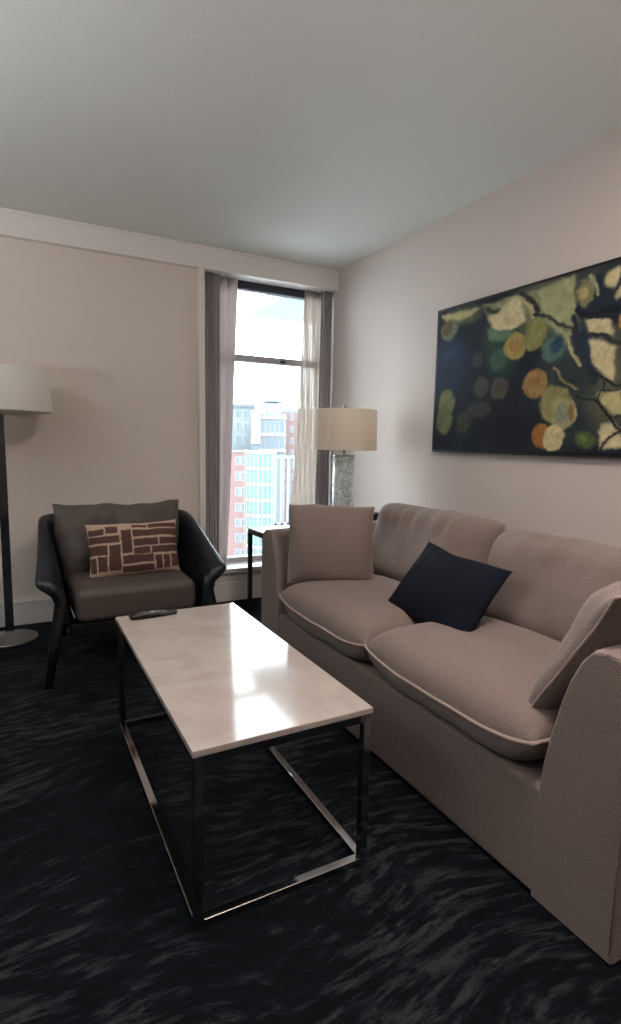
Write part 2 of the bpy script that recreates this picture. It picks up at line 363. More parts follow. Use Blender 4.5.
def back_cushion(y0, y1, seed, h=0.44, dz=0.0, wr=0.03):
    bm, seam = pillow(w=y1-y0, h=h, T=0.165, T2=0.065, p=5, q=0.45, bow=0.012, n=56, wr=wr, seed=seed, wfreq=4, ear=-0.012)
    F = frame_of((-0.445, (y0+y1)/2, 0.695+dz), (0, -1, 0), (0.23, 0, 0.97))
    if (F.to_3x3() @ V((0, 0, 1))).x > 0: F = frame_of((-0.445, (y0+y1)/2, 0.695+dz), (0, 1, 0), (0.23, 0, 0.97))
    def f(co):
        c = co.copy(); v = c.y/(h/2); s = c.x/((y1-y0)/2)
        if v > 0: c.y -= 0.016*v*abs(s)**3-0.008*v*noise.noise(V((s*2.5, seed, 0)))
        tuck = math.exp(-((v-0.72)/0.30)**2)                             # short gathers running down from the top edge
        fold = math.sin(c.x*52+4*noise.noise(V((c.x*6, c.y*2, seed))))
        if c.z > 0.01: c.z += 0.020*tuck*fold*max(0, noise.noise(V((c.x*3.0, seed*2.0, 1.0)))+0.35)+0.016*noise.noise(V((c.x*6, c.y*6, seed)))
        return F @ c
    seam = [f(s) for s in seam]
    for v in bm.verts: v.co = f(v.co)
    o = new_obj('back_cushion', bm, M['sofa'], sofa); at_origin(sofa, o)
    new_obj('piping', tube(bmesh.new(), seam, 0.005, 8, closed=True), M['sofa_pipe'], o)
back_cushion(-2.225, -1.33, 5, dz=-0.012); back_cushion(-3.10, -2.23, 6, dz=-0.035, wr=0.02)

# throw cushions
tag(pillow_at('throw_cushion', M['sofa'], (-0.935, -1.580, 0.720), (0.364, -0.200, 0.0), (0.04, 0.09, 0.97), pipe=True, pipe_m=M['sofa_pipe'], rp=0.004,
    w=0.425, h=0.39, T=0.085, T2=0.07, p=3.0, q=0.5, bow=0.02, wr=0.024, wob=0.012, seed=11, ear=0.010), 'square beige throw cushion standing upright against the far sofa arm', 'cushion')
tag(pillow_at('throw_cushion', M['sofa'], (-0.87, -3.095, 0.685), (1, 0.0, 0.03), (0, -0.52, 0.85), pipe=True, pipe_m=M['sofa_pipe'], rp=0.005,
    w=0.47, h=0.475, T=0.045, T2=0.115, p=3, q=0.5, bow=0.03, wr=0.03, wob=0.012, seed=12, ear=0.012), 'beige piped throw cushion leaning on the near sofa arm', 'cushion')
# navy cushion: lower corners on the seat, top against the backrest
bl, br, tl, tr = V((-0.88, -2.03, 0.545)), V((-0.905, -2.535, 0.525)), V((-0.70, -2.03, 0.79)), V((-0.70, -2.545, 0.755))
c = (bl+br+tl+tr)/4+V((-0.012, 0, -0.014)); ax = (br-bl+tr-tl)/2; ay = (tl-bl+tr-br)/2
tag(pillow_at('throw_cushion', M['blue'], c, ax, ay, w=0.50, h=0.345, T=0.06, T2=0.065, p=2.6, q=0.6, bow=0.045, wr=0.02, wob=0.010, seed=13, ear=0.03),
    'navy blue oblong velvet cushion leaning in the middle of the sofa', 'cushion')

# ------------------------------------------------------------------ coffee table
TX0, TX1, TY0, TY1, TH = -2.0, -1.474, -2.764, -1.610, 0.487
ct = thing('coffee_table', 'low rectangular coffee table with cream marble top on a chrome box frame', 'table', ((TX0+TX1)/2, (TY0+TY1)/2, 0))
def tpart(name, bm, m, smooth='angle'): return at_origin(ct, new_obj(name, bm, m, ct, smooth))
tpart('tabletop', B(TX0, TX1, TY0, TY1, TH-0.018, TH, bev=0.0025, seg=2), M['marble'])
r = 0.024; i_ = 0.004
x0, x1, y0, y1 = TX0+i_, TX1-i_, TY0+i_, TY1-i_
for x in (x0, x1-r):
    for y in (y0, y1-r): tpart('leg', B(x, x+r, y, y+r, 0.0, TH-0.0185, bev=0.0015, seg=1), M['chrome'])
for z in (0.0, TH-0.0185-r):
    nm = 'bottom_rail' if z == 0 else 'top_rail'
    for x in (x0, x1-r): tpart(nm, B(x, x+r, y0+r, y1-r, z, z+r, bev=0.0015, seg=1), M['chrome'])
    for y in (y0, y1-r): tpart(nm, B(x0+r, x1-r, y, y+r, z, z+r, bev=0.0015, seg=1), M['chrome'])

# remote control on the table
rc = thing('remote_control', 'black handheld remote control lying on the far left corner of the marble table', 'remote control', (-1.852, -1.665, TH), rz=0.06)
bm = bmesh.new(); rings = []
for x, wy, z0, z1 in ((-0.100, 0.012, 0.008, 0.012), (-0.095, 0.019, 0.003, 0.017), (-0.06, 0.024, 0.0, 0.022), (0.0, 0.023, 0.0, 0.019), (0.06, 0.021, 0.0, 0.017), (0.094, 0.018, 0.002, 0.015), (0.099, 0.012, 0.006, 0.012)):
    rings.append([(x, -wy, z0), (x, wy, z0), (x, wy*1.04, (z0+z1)/2), (x, wy*0.8, z1), (x, -wy*0.8, z1), (x, -wy*1.04, (z0+z1)/2)])
loft(bm, rings); new_obj('remote_body', bm, M['black'], rc, 'angle')
new_obj('thumb_pad', lathe(bmesh.new(), [(0, 0.0175), (0.013, 0.0175), (0.014, 0.0205), (0.012, 0.022), (0, 0.022)], -0.005, 0, 24), M['button'], rc)
for bx, by in [(-0.035, -0.009), (-0.035, 0.009), (-0.05, 0.0), (0.02, -0.008), (0.02, 0.008), (0.035, -0.008), (0.035, 0.008), (0.05, -0.008), (0.05, 0.008)]:
    new_obj('button', B(bx-0.004, bx+0.004, by-0.0035, by+0.0035, 0.0145, 0.0185 if bx > 0.03 else 0.0225, bev=0.001, seg=1), M['button'], rc, 'angle')

# ------------------------------------------------------------------ side table, table lamp, clock
SZ = 0.655
sx0, sx1, sy0, sy1 = -0.965, -0.17, -1.135, -0.50
st = thing('side_table', 'square side table with thin dark metal legs between the sofa and the window', 'table', ((sx0+sx1)/2, (sy0+sy1)/2, 0))
def stp(name, bm, m): return at_origin(st, new_obj(name, bm, m, st, 'angle'))
stp('tabletop', B(sx0+0.004, sx1-0.004, sy0+0.004, sy1-0.004, SZ-0.012, SZ, bev=0.002), M['marble'])
r = 0.026
for x in (sx0, sx1-r):
    for y in (sy0, sy1-r): stp('leg', B(x, x+r, y, y+r, 0, SZ-0.0125, bev=0.001, seg=1), M['blackmetal'])
for x in (sx0, sx1-r): stp('rail', B(x, x+r, sy0+r, sy1-r, SZ-0.0385, SZ-0.0125, bev=0.001, seg=1), M['blackmetal'])
for y in (sy0, sy1-r): stp('rail', B(sx0+r, sx1-r, y, y+r, SZ-0.0385, SZ-0.0125, bev=0.001, seg=1), M['blackmetal'])
def drum(r0, r1, z0, z1, n=64):
    bm = bmesh.new(); t = 0.003
    lathe(bm, [(r0-t, z0), (r0, z0), (r0+0.001, z0+0.006), (r1+0.001, z1-0.006), (r1, z1), (r1-t, z1), (r0-t, z0)], n=n); 
    bmesh.ops.remove_doubles(bm, verts=bm.verts, dist=1e-5); return bm
def spider(r, z):
    bm = bmesh.new()
    for k in range(3):
        a = k*2.094+0.3; tube(bm, [(0, 0, z), (r*math.cos(a), r*math.sin(a), z)], 0.002, 6)
    lathe(bm, [(0, z-0.004), (0.012, z-0.004), (0.012, z+0.004), (0, z+0.004)], n=16); return bm
tl_ = thing('table_lamp', 'beige drum shade lamp on a cracked-glass cylinder base by the window', 'lamp', (-0.35, -0.72, SZ))
new_obj('base', lathe(bmesh.new(), [(0, 0), (0.085, 0), (0.086, 0.004), (0.086, 0.014), (0.082, 0.018), (0, 0.018)]), M['steel'], tl_)
new_obj('glass_column', lathe(bmesh.new(), [(0.070, 0.0185), (0.074, 0.0185), (0.074, 0.49), (0.070, 0.49), (0.070, 0.0185)], n=48), M['mosaic'], tl_)
new_obj('rod', lathe(bmesh.new(), [(0, 0.0185), (0.006, 0.0185), (0.006, 0.52), (0.012, 0.522), (0.012, 0.60), (0.005, 0.605), (0.005, 0.80), (0, 0.80)], n=20), M['steel'], tl_)
new_obj('cap_disc', lathe(bmesh.new(), [(0.0065, 0.4905), (0.074, 0.4905), (0.075, 0.494), (0.075, 0.498), (0.0065, 0.5)], n=48), M['steel'], tl_)
new_obj('lamp_shade', drum(0.222, 0.218, 0.533, 0.803), M['shade'], tl_)
new_obj('shade_spider', spider(0.216, 0.795), M['steel'], tl_)
new_obj('finial', lathe(bmesh.new(), [(0, 0.80), (0.006, 0.80), (0.006, 0.812), (0.012, 0.818), (0.013, 0.828), (0.008, 0.836), (0, 0.838)], n=20), M['steel'], tl_)
ck = thing('alarm_clock', 'small black box just showing behind the square throw cushion', 'clock', (-0.27, -1.03, SZ))
new_obj('clock_body', B(-0.055, 0.055, -0.04, 0.04, 0, 0.135, bev=0.012, seg=3), M['black'], ck, 'angle')
new_obj('clock_face', B(-0.045, 0.045, -0.0425, -0.0405, 0.02, 0.115, bev=0.0008, seg=1), M['screen'], ck, 'angle')

# ------------------------------------------------------------------ floor lamp
fl = thing('floor_lamp', 'floor lamp with white drum shade and flat chrome pole beside the armchair', 'lamp', (-2.415, -0.24, 0))
new_obj('base', lathe(bmesh.new(), [(0, 0), (0.155, 0), (0.157, 0.003), (0.157, 0.011), (0.154, 0.014), (0, 0.014)], n=64), M['steel'], fl, 'angle')
new_obj('pole', B(-0.024, 0.024, -0.012, 0.012, 0.0145, 1.42, bev=0.002), M['chrome'], fl, 'angle')
new_obj('stem', lathe(bmesh.new(), [(0, 1.4205), (0.006, 1.4205), (0.006, 1.63), (0, 1.63)], n=16), M['steel'], fl)
new_obj('lamp_shade', drum(0.282, 0.278, 1.380, 1.622, 80), M['shade2'], fl)
new_obj('shade_spider', spider(0.276, 1.612), M['steel'], fl)
new_obj('finial', lathe(bmesh.new(), [(0, 1.63), (0.008, 1.63), (0.014, 1.638), (0.014, 1.655), (0, 1.66)], n=16), M['blackmetal'], fl)
# ------------------------------------------------------------------ armchair
AX, = (-1.79,)
ac = thing('armchair', 'dark navy leather armchair with flared arms and taupe cushions against the back wall', 'armchair', (AX, -0.66, 0))
def acp(name, bm, m, smooth=True): o = new_obj(name, bm, m, ac, smooth); o.location = (0, 0.66, 0); return o
def shell():
    st_ = []   # base x, base y, outward dir, ztop, lip
    left = [(-0.335, -1.04, -90, 0.535, 0.158), (-0.335, -0.99, -90, 0.545, 0.158), (-0.335, -0.85, -90, 0.605, 0.142), (-0.335, -0.70, -90, 0.672, 0.130), (-0.335, -0.56, -90, 0.728, 0.122), (-0.332, -0.46, -84, 0.765, 0.120), (-0.326, -0.422, -46, 0.782, 0.158), (-0.285, -0.408, -10, 0.785, 0.105), (-0.15, -0.405, 0, 0.79, 0.10), (0.0, -0.405, 0, 0.79, 0.10)]
    full = left+[(-x, y, -a, z, l) for x, y, a, z, l in left[-2::-1]]
    bm = bmesh.new(); rows = []
    for x, y, a, zt, lip in full:
        d = V((math.sin(math.radians(a)), math.cos(math.radians(a)), 0)); p = V((x, y, 0)); h = zt-0.26
        pr = [(0.0, 0.26), (0.008, 0.26+0.35*h), (0.030, 0.26+0.68*h), (0.062, 0.26+0.90*h), (lip*0.62, zt-0.004), (lip*0.9, zt), (lip+0.004, zt-0.012), (lip+0.002, zt-0.040)]
        rows.append([p+d*o+V((0, 0, z)) for o, z in pr])
    # inner sheet then outer sheet back down: a closed thick section
    rings = []
    for (x, y, a, zt, lip), rr in zip(full, rows):
        d = V((math.sin(math.radians(a)), math.cos(math.radians(a)), 0)); h = zt-0.26; p = V((x, y, 0))
        out = [(lip-0.020, zt-0.042), (lip*0.72, zt-0.034), (0.082, 0.26+0.84*h-0.02), (0.055, 0.26+0.62*h), (0.036, 0.26+0.33*h), (0.030, 0.26)]
        rings.append(rr+[p+d*o+V((0, 0, z)) for o, z in out])
    loft(bm, rings); return bm
subsurf(acp('armrest_shell', shell(), M['leather']), 2)
bm = B(-0.325, 0.325, -1.035, -0.43, 0.285, 0.462, bev=0.045, seg=4)
for v in bm.verts:
    if v.co.z > 0.40: v.co.z += 0.018*(1-(v.co.x/0.33)**2)
    if v.co.y < -0.9: v.co.x *= 0.97
acp('seat_cushion', bm, M['taupe'], 'angle')
bm, seam = pillow(w=0.735, h=0.445, T=0.11, T2=0.05, p=3.2, q=0.5, bow=0.03, wr=0.04, wob=0.022, seed=21, ear=0.03, wfreq=7, n=48)
for v in bm.verts: v.co.z += 0.010*math.sin(v.co.x*60+2*noise.noise(V((v.co.x*8, v.co.y*4, 2))))*math.exp(-((v.co.y/0.22-0.75)/0.25)**2) if v.co.z > 0.01 else 0
Fm = frame_of((0, -0.475, 0.625), (1, 0, 0), (0, 0.22, 0.975)); bmesh.ops.transform(bm, matrix=Fm, verts=bm.verts)
for v in bm.verts:
    if v.co.z < 0.60: v.co.x *= 0.88+0.12*max(0, (v.co.z-0.42)/0.18)
acp('back_cushion', bm, M['taupe_back'])
bm = B(-0.335, 0.335, -1.005, -0.97, 0.215, 0.283, bev=0.006); box(bm, -0.335, 0.335, -0.42, -0.38, 0.215, 0.283, bev=0.006)
box(bm, -0.345, -0.305, -0.97, -0.42, 0.215, 0.2585, bev=0.006); box(bm, 0.305, 0.345, -0.97, -0.42, 0.215, 0.2585, bev=0.006); box(bm, -0.30, 0.30, -0.965, -0.425, 0.262, 0.284)
acp('seat_frame', bm, M['darkwood'], 'angle')
def leg(pts, rs):
    bm = bmesh.new(); rings = []
    for (x, y, z), (a, b) in zip(pts, rs): rings.append([(x-a, y-b, z), (x+a, y-b, z), (x+a, y+b, z), (x-a, y+b, z)])
    loft(bm, rings); return bm
for s in (-1, 1):
    acp('leg', leg([(s*0.455, -1.075, 0.0), (s*0.42, -1.045, 0.20), (s*0.38, -1.005, 0.40), (s*0.40, -0.985, 0.475), (s*0.43, -0.975, 0.49)], [(0.018, 0.018), (0.023, 0.024), (0.029, 0.03), (0.034, 0.034), (0.034, 0.034)]), M['darkwood'])
    acp('leg', leg([(s*0.33, -0.30, 0.0), (s*0.33, -0.36, 0.25), (s*0.33, -0.40, 0.40)], [(0.014, 0.014), (0.02, 0.022), (0.018, 0.022)]), M['darkwood'])

# patterned lumbar cushion: taupe blocks between pale hand-drawn lines
def block_mat():
    m = mat('taupe_block_print', srgb(120, 88, 76), 0.8, bump=0.4, bscale=350); N, L = nodes(m)
    at = N.new('ShaderNodeVertexColor'); at.layer_name = 'print'; L.new(at.outputs[0], N['Principled BSDF'].inputs['Base Color']); return m
M['block'] = block_mat()
bm, seam = pillow(w=0.50, h=0.305, T=0.075, T2=0.06, p=2.8, q=0.55, bow=0.03, wr=0.012, seed=31, ear=0.02, n=190)
RECTS = [(3, 7, 17, 14), (19, 5, 31, 13), (3, 16, 33, 24), (35, 10, 46, 38), (3, 27, 19, 38), (21, 27, 33, 57), (9, 40, 19, 57), (3, 41, 7, 58),
         (48, 5, 64, 8), (66, 4, 97, 9), (48, 11, 97, 19), (48, 22, 75, 30), (77, 22, 97, 30), (48, 32, 66, 40), (68, 32, 97, 40),
         (35, 41, 69, 50), (35, 53, 69, 60), (71, 43, 79, 59), (81, 43, 88, 59), (90, 43, 97, 58)]
cl = bm.loops.layers.color.new('print')
ca, cb = srgb(152, 126, 117), srgb(220, 204, 193)
for f in bm.faces:
    for lp in f.loops:
        co = lp.vert.co; u = (co.x/0.50+0.5)*100; v = (0.5-co.y/0.305)*64
        u += 0.9*noise.noise(V((u*0.08, v*0.08, 1))); v += 0.9*noise.noise(V((u*0.07, v*0.09, 9)))
        ins = any(a-0.15-(1.5 if a == 3 else 0) <= u <= c+0.15+(1.5 if c == 97 else 0) and b-0.15 <= v <= d+0.15 for a, b, c, d in RECTS)
        lp[cl] = ca if ins else cb
Fm = frame_of((-1.755, -0.72, 0.605), (1, -0.03, 0.02), (0, 0.28, 0.96)); bmesh.ops.transform(bm, matrix=Fm, verts=bm.verts)
tag(new_obj('throw_cushion', bm, M['block']), 'oblong taupe cushion with pale broken-brick line pattern on the armchair seat', 'cushion')

# ------------------------------------------------------------------ painting
STROKES = [("b",(34,46,66),[(0.091,0.495)],(0.294,0.267),0.9),("b",(40,62,84),[(0.113,0.587)],(0.164,0.113),1),("b",(22,24,32),[(0.573,0.14)],(0.269,0.171),0.8),("b",(36,60,54),[(0.523,0.5)],(0.131,0.153),0.5),("b",(44,52,50),[(0.95,0.36)],(0.197,0.18),0.9),("b",(60,80,74),[(0.865,0.52)],(0.107,0.092),0.5),("p",(130,134,100),[(0.358,0.817),(0.669,0.809),(0.943,0.836),(0.959,0.551),(0.782,0.624),(0.612,0.75),(0.388,0.742)],0,0.01),("p",(150,152,112),[(0.729,0.796),(0.935,0.831),(0.962,0.623),(0.902,0.515),(0.778,0.671)],0,0.01),("p",(178,168,120),[(0.011,0.82),(0.359,0.808),(0.261,0.774),(0.073,0.753)],0,0.01),("p",(190,178,138),[(0.388,0.742),(0.607,0.807),(0.669,0.675),(0.556,0.638),(0.428,0.675)],0,0.01),("p",(88,118,92),[(0.392,0.681),(0.6,0.63),(0.527,0.592),(0.421,0.616)],0,0.01),("p",(46,54,48),[(0.371,0.806),(0.491,0.765),(0.47,0.741),(0.386,0.768)],0,0.01),("b",(110,118,92),[(0.098,0.72)],(0.084,0.068),0.25),("b",(96,82,62),[(0.081,0.727)],(0.051,0.049),0.3),("b",(108,112,76),[(0.106,0.283)],(0.079,0.092),0.25),("b",(100,106,72),[(0.09,0.186)],(0.074,0.098),0.25),("b",(56,62,56),[(0.248,0.16)],(0.074,0.079),0.3),("b",(58,58,56),[(0.402,0.232)],(0.073,0.05),0.25),("b",(60,58,56),[(0.327,0.226)],(0.061,0.044),0.4),("b",(66,66,62),[(0.388,0.358)],(0.068,0.064),0.2),("b",(72,68,60),[(0.524,0.339)],(0.067,0.065),0.18),("b",(54,58,60),[(0.337,0.508)],(0.059,0.058),0.3),("b",(60,86,70),[(0.5,0.503)],(0.068,0.075),0.4),("b",(148,132,74),[(0.606,0.553)],(0.08,0.076),0.15),("b",(150,118,68),[(0.602,0.557)],(0.042,0.043),0.7),("b",(126,126,74),[(0.727,0.59)],(0.074,0.079),0.15),("b",(138,136,88),[(0.73,0.594)],(0.044,0.048),0.7),("b",(74,100,92),[(0.839,0.509)],(0.069,0.067),0.2),("b",(44,64,84),[(0.861,0.528)],(0.044,0.043),0.5),("b",(140,112,68),[(0.751,0.343)],(0.082,0.077),0.12),("b",(130,92,56),[(0.751,0.347)],(0.039,0.038),0.8),("b",(136,130,84),[(0.875,0.237)],(0.103,0.096),0.15),("b",(150,146,104),[(0.929,0.188)],(0.077,0.077),0.12),("b",(126,132,112),[(0.915,0.189)],(0.05,0.055),0.3),("b",(130,98,62),[(0.968,0.187)],(0.018,0.045),0.4),("b",(150,100,50),[(0.804,0.081)],(0.065,0.067),0.1),("b",(190,176,130),[(0.875,0.076)],(0.066,0.069),0.1),("b",(76,92,54),[(1.052,0.062)],(0.062,0.05),0.3),("b",(96,112,66),[(1.044,0.062)],(0.03,0.027),0.6),("p",(34,42,52),[(0.94,0.772),(1.163,0.841),(1.187,0.57),(1.098,0.544),(1.03,0.597),(0.959,0.653)],0,0.01),("b",(120,118,84),[(0.993,0.739)],(0.05,0.065),0.2),("b",(168,150,104),[(0.985,0.741)],(0.027,0.037),0.4),("l",(150,150,120),[(1.011,0.812),(1.048,0.762),(1.059,0.718)],0.013,0.3),("p",(190,178,138),[(1.076,0.796),(1.119,0.819),(1.165,0.814),(1.154,0.764),(1.127,0.73),(1.087,0.753)],0,0.01),("p",(190,178,138),[(1.131,0.689),(1.171,0.747),(1.176,0.692),(1.147,0.672)],0,0.01),("b",(150,104,52),[(1.182,0.578)],(0.024,0.04),0.2),("l",(24,28,34),[(0.958,0.66),(1.043,0.63),(1.15,0.637)],0.021,0.3),("p",(190,178,138),[(1.003,0.623),(1.123,0.608),(1.149,0.522),(1.035,0.539)],0,0.01),("p",(190,178,138),[(1.028,0.526),(1.165,0.479),(1.178,0.326),(1.116,0.346),(1.064,0.393)],0,0.01),("p",(178,168,120),[(1.09,0.277),(1.213,0.282),(1.222,0.186),(1.177,0.18),(1.127,0.218)],0,0.01),("p",(190,178,138),[(1.127,0.132),(1.18,0.145),(1.232,0.075),(1.236,0.026),(1.121,0.024)],0,0.01),("l",(40,46,58),[(0.944,0.626),(0.972,0.505),(1.048,0.395),(1.069,0.335)],0.027,0.5),("l",(178,168,120),[(0.618,0.796),(0.696,0.725),(0.718,0.69)],0.018,0.3),("l",(48,50,46),[(0.628,0.81),(0.714,0.745),(0.736,0.71)],0.02,0.3),("l",(42,44,46),[(0.718,0.698),(0.857,0.619),(0.949,0.567),(1.068,0.534),(1.195,0.481)],0.012,0.3),("l",(30,34,38),[(1.028,0.626),(1.154,0.596)],0.014,0.3),("l",(170,160,120),[(0.917,0.543),(0.948,0.479),(0.997,0.415)],0.012,0.3),("l",(140,126,86),[(0.856,0.415),(0.916,0.348),(0.989,0.305)],0.009,0.3),("l",(28,30,32),[(1.05,0.366),(1.116,0.339),(1.18,0.305),(1.211,0.31)],0.007,0.3),("l",(28,30,32),[(1.116,0.339),(1.114,0.282),(1.101,0.247),(0.993,0.261)],0.007,0.3),("l",(28,30,32),[(1.114,0.282),(1.182,0.284),(1.212,0.296)],0.006,0.3),("l",(28,30,32),[(1.101,0.247),(1.163,0.16),(1.199,0.103),(1.233,0.061)],0.009,0.3),("l",(28,30,32),[(1.163,0.16),(1.223,0.179)],0.005,0.3),("l",(28,30,32),[(1.199,0.103),(1.157,0.06),(1.129,0.024)],0.008,0.3),("l",(200,190,150),[(0.487,0.665),(0.598,0.652)],0.009,0.3)]
PB = [(1.0, 0.62, 0.30, 0.30, (74, 84, 72)), (0.95, 0.33, 0.28, 0.20, (50, 62, 60)), (0.75, 0.72, 0.25, 0.2, (104, 108, 80)), (0.5, 0.62, 0.16, 0.2, (54, 66, 58)), (1.15, 0.3, 0.16, 0.3, (84, 86, 70)), (0.12, 0.5, 0.16, 0.22, (34, 50, 68)), (1.02, 0.50, 0.07, 0.22, (36, 50, 64)), (0.9, 0.1, 0.2, 0.1, (44, 54, 52)), (1.45, 0.5, 0.3, 0.4, (78, 84, 68)), (0.2, 0.78, 0.2, 0.08, (96, 100, 76))]
def paint():
    nu, nv = 380, 190; Wp, Hp = 1.68, 0.84
    U_, Vv = np.meshgrid(np.linspace(0, Wp, nu+1), np.linspace(0, Hp, nv+1), indexing='ij')
    rng = np.random.RandomState(3)
    def fbm(sc, seed):
        r = np.random.RandomState(seed); out = np.zeros_like(U_)
        for o in range(3):
            g = r.rand(int(Wp*sc*2**o)+3, int(Hp*sc*2**o)+3); x = U_*sc*2**o; y = Vv*sc*2**o; i = x.astype(int); j = y.astype(int); fx = x-i; fy = y-j
            fx = fx*fx*(3-2*fx); fy = fy*fy*(3-2*fy)
            out += (g[i, j]*(1-fx)*(1-fy)+g[i+1, j]*fx*(1-fy)+g[i, j+1]*(1-fx)*fy+g[i+1, j+1]*fx*fy)*0.5**o
        return out/1.75-0.5
    C = np.zeros(U_.shape+(3,)); C[:] = (30, 36, 44); C += (fbm(9, 1)*22)[..., None]*np.array([0.8, 1.0, 1.1])
    X = U_+fbm(10, 2)*0.022+fbm(50, 12)*0.003; Y = Vv+fbm(10, 4)*0.022+fbm(50, 14)*0.003
    for (a, b, rx, ry, col) in PB:
        d = np.sqrt(((X-a)/rx)**2+((Y-b)/ry)**2); mk = np.clip((1-d)*1.6, 0, 1)[..., None]; C = C*(1-mk)+np.array(col, float)*mk
    def mixin(mask, col, k):
        j = fbm(26, k)*0.22+1; 
        for c in range(3): C[..., c] = C[..., c]*(1-mask)+np.clip(col[c]*j, 0, 255)*mask
    S = list(STROKES)
    extra = [(k, c, [(2*1.26-p[0]+0.02, 0.86-p[1]*0.95) for p in pts], r, sf) for k, c, pts, r, sf in STROKES if pts[0][0] > 0.8]
    for n_, (k, c, pts, r, sf) in enumerate(extra+S):
        if k == 'b':
            d = np.sqrt(((X-pts[0][0])/r[0])**2+((Y-pts[0][1])/r[1])**2); mixin(np.clip((1-d)/max(sf, 0.02)+0.5*0, 0, 1), c, n_)
        elif k == 'l':
            best = np.full(U_.shape, 9.0)
            for a, b in zip(pts, pts[1:]):
                ab = np.array(b)-np.array(a); t = np.clip(((X-a[0])*ab[0]+(Y-a[1])*ab[1])/(ab@ab+1e-9), 0, 1)
                best = np.minimum(best, np.hypot(X-a[0]-t*ab[0], Y-a[1]-t*ab[1]))
            mixin(np.clip((r*0.75-best)/(r*0.35)+0.3, 0, 1), c, n_)
        else:
            ins = np.zeros(U_.shape, bool); P = pts
            for a, b in zip(P, P[1:]+P[:1]):
                cond = ((a[1] > Y) != (b[1] > Y)); xi = (b[0]-a[0])*(Y-a[1])/((b[1]-a[1]) if abs(b[1]-a[1]) > 1e-9 else 1e-9)+a[0]
                ins ^= cond & (X < xi)
            mk = ins.astype(float)
            for _ in range(4):
                mk = (mk+np.roll(mk, 1, 0)+np.roll(mk, -1, 0)+np.roll(mk, 1, 1)+np.roll(mk, -1, 1))/5
            mixin(mk, c, n_)
    # brush drag: resample along a swirling direction field, streak by streak
    for amp, sc, sd in ((0.016, 9, 31), (0.009, 30, 33)):
        ix = np.clip(((U_+fbm(sc, sd)*amp*2.2)/Wp*nu).round().astype(int), 0, nu); iy = np.clip(((Vv+fbm(sc, sd+1)*amp*2.2)/Hp*nv).round().astype(int), 0, nv); C = C[ix, iy]*0.75+C*0.25
    C = C*(1+fbm(60, 41)[..., None]*0.22)
    lin = np.where(C/255 <= 0.04045, C/255/12.92, ((np.clip(C, 0, 255)/255+0.055)/1.055)**2.4)
    me = bpy.data.meshes.new('canvas'); y0 = -1.272; z0 = 1.205
    verts = np.stack([np.full(U_.size, -0.0235), y0-U_.ravel(), z0+Vv.ravel()*0.979], 1)
    idx = np.arange((nu+1)*(nv+1)).reshape(nu+1, nv+1)
    faces = np.stack([idx[:-1, :-1], idx[1:, :-1], idx[1:, 1:], idx[:-1, 1:]], -1).reshape(-1, 4)[:, ::-1]
    me.from_pydata(verts.tolist(), [], faces.tolist()); at = me.color_attributes.new('paint', 'FLOAT_COLOR', 'POINT')
    at.data.foreach_set('color', np.concatenate([lin.reshape(-1, 3), np.ones((U_.size, 1))], 1).ravel())
    m = mat('oil_paint', (0.2, 0.2, 0.2, 1), 0.7, bump=0.3, bscale=70, spec=0.15); N, L = nodes(m)
    a = N.new('ShaderNodeVertexColor'); a.layer_name = 'paint'; L.new(a.outputs[0], N['Principled BSDF'].inputs['Base Color'])
    me.materials.append(m); o = bpy.data.objects.new('canvas', me); COL.objects.link(o)
    for p in me.polygons: p.use_smooth = True
    s = o.modifiers.new('thickness', 'SOLIDIFY'); s.thickness = 0.015; s.offset = -1
    return o
pt = thing('painting', 'large abstract painting of leaves and round light spots in a thin black frame', 'painting', (0, -2.11, 1.19))
cv = paint(); cv.parent = pt; cv.location = (0, 2.11, -1.19)
bm = bmesh.new(); py0, py1, pz0, pz1 = -1.257-1.71, -1.257, 1.190, 2.043; t = 0.017; cx0, cx1 = -0.034, -0.001
box(bm, cx0, cx1, py0, py1, pz0, pz0+t, bev=0.001, seg=1); box(bm, cx0, cx1, py0, py1, pz1-t, pz1, bev=0.001, seg=1)
box(bm, cx0, cx1, py0, py0+t, pz0+t, pz1-t, bev=0.001, seg=1); box(bm, cx0, cx1, py1-t, py1, pz0+t, pz1-t, bev=0.001, seg=1)
fo = new_obj('frame', bm, M['frame'], pt, 'angle'); fo.location = (0, 2.11, -1.19)

# ------------------------------------------------------------------ outside: own balconies, street, buildings
M['concrete'] = mat('balcony_concrete', srgb(120, 126, 128), 0.8)
M['soffitgrey'] = mat('balcony_soffit', srgb(84, 93, 97), 0.8)
M['railmetal'] = mat('grey_rail_metal', srgb(84, 88, 98), 0.5)
M['brick'] = mat('red_brick', srgb(84, 64, 63), 0.9, var=0.15, vscale=3)
M['band'] = mat('white_band', srgb(110, 114, 118), 0.7)
M['teal'] = mat('teal_glazing', srgb(40, 68, 74), 0.25, var=0.35, vscale=0.5)
M['blueglass'] = mat('blue_grey_glazing', srgb(42, 54, 64), 0.25, var=0.3, vscale=0.4)
M['palewall'] = mat('pale_render', srgb(84, 91, 95), 0.8)
M['peach'] = mat('peach_brick', srgb(104, 86, 80), 0.85)
M['bounce_street'] = mat('pale_street', srgb(190, 190, 190), 0.95)  # unseen ground made extra pale to bounce sky light up onto the ceiling
bm = bmesh.new(); box(bm, 0.36, 5.0, 0.6, 2.85, 2.82, 2.96, bev=0.005)
tag(new_obj('balcony', bm, M['soffitgrey'], None, 'angle'), 'pale grey balcony slab overhead outside the top of the window', 'balcony')
bc = thing('balcony', 'lower neighbouring balcony with grey vertical-bar railing outside the window', 'balcony', (0.78, 3.0, 0))
def bcp(n, bm, m): return at_origin(bc, new_obj(n, bm, m, bc, 'angle'))
bcp('slab', B(0.76, 5.0, 0.6, 3.1, -0.16, 0.0), M['concrete'])
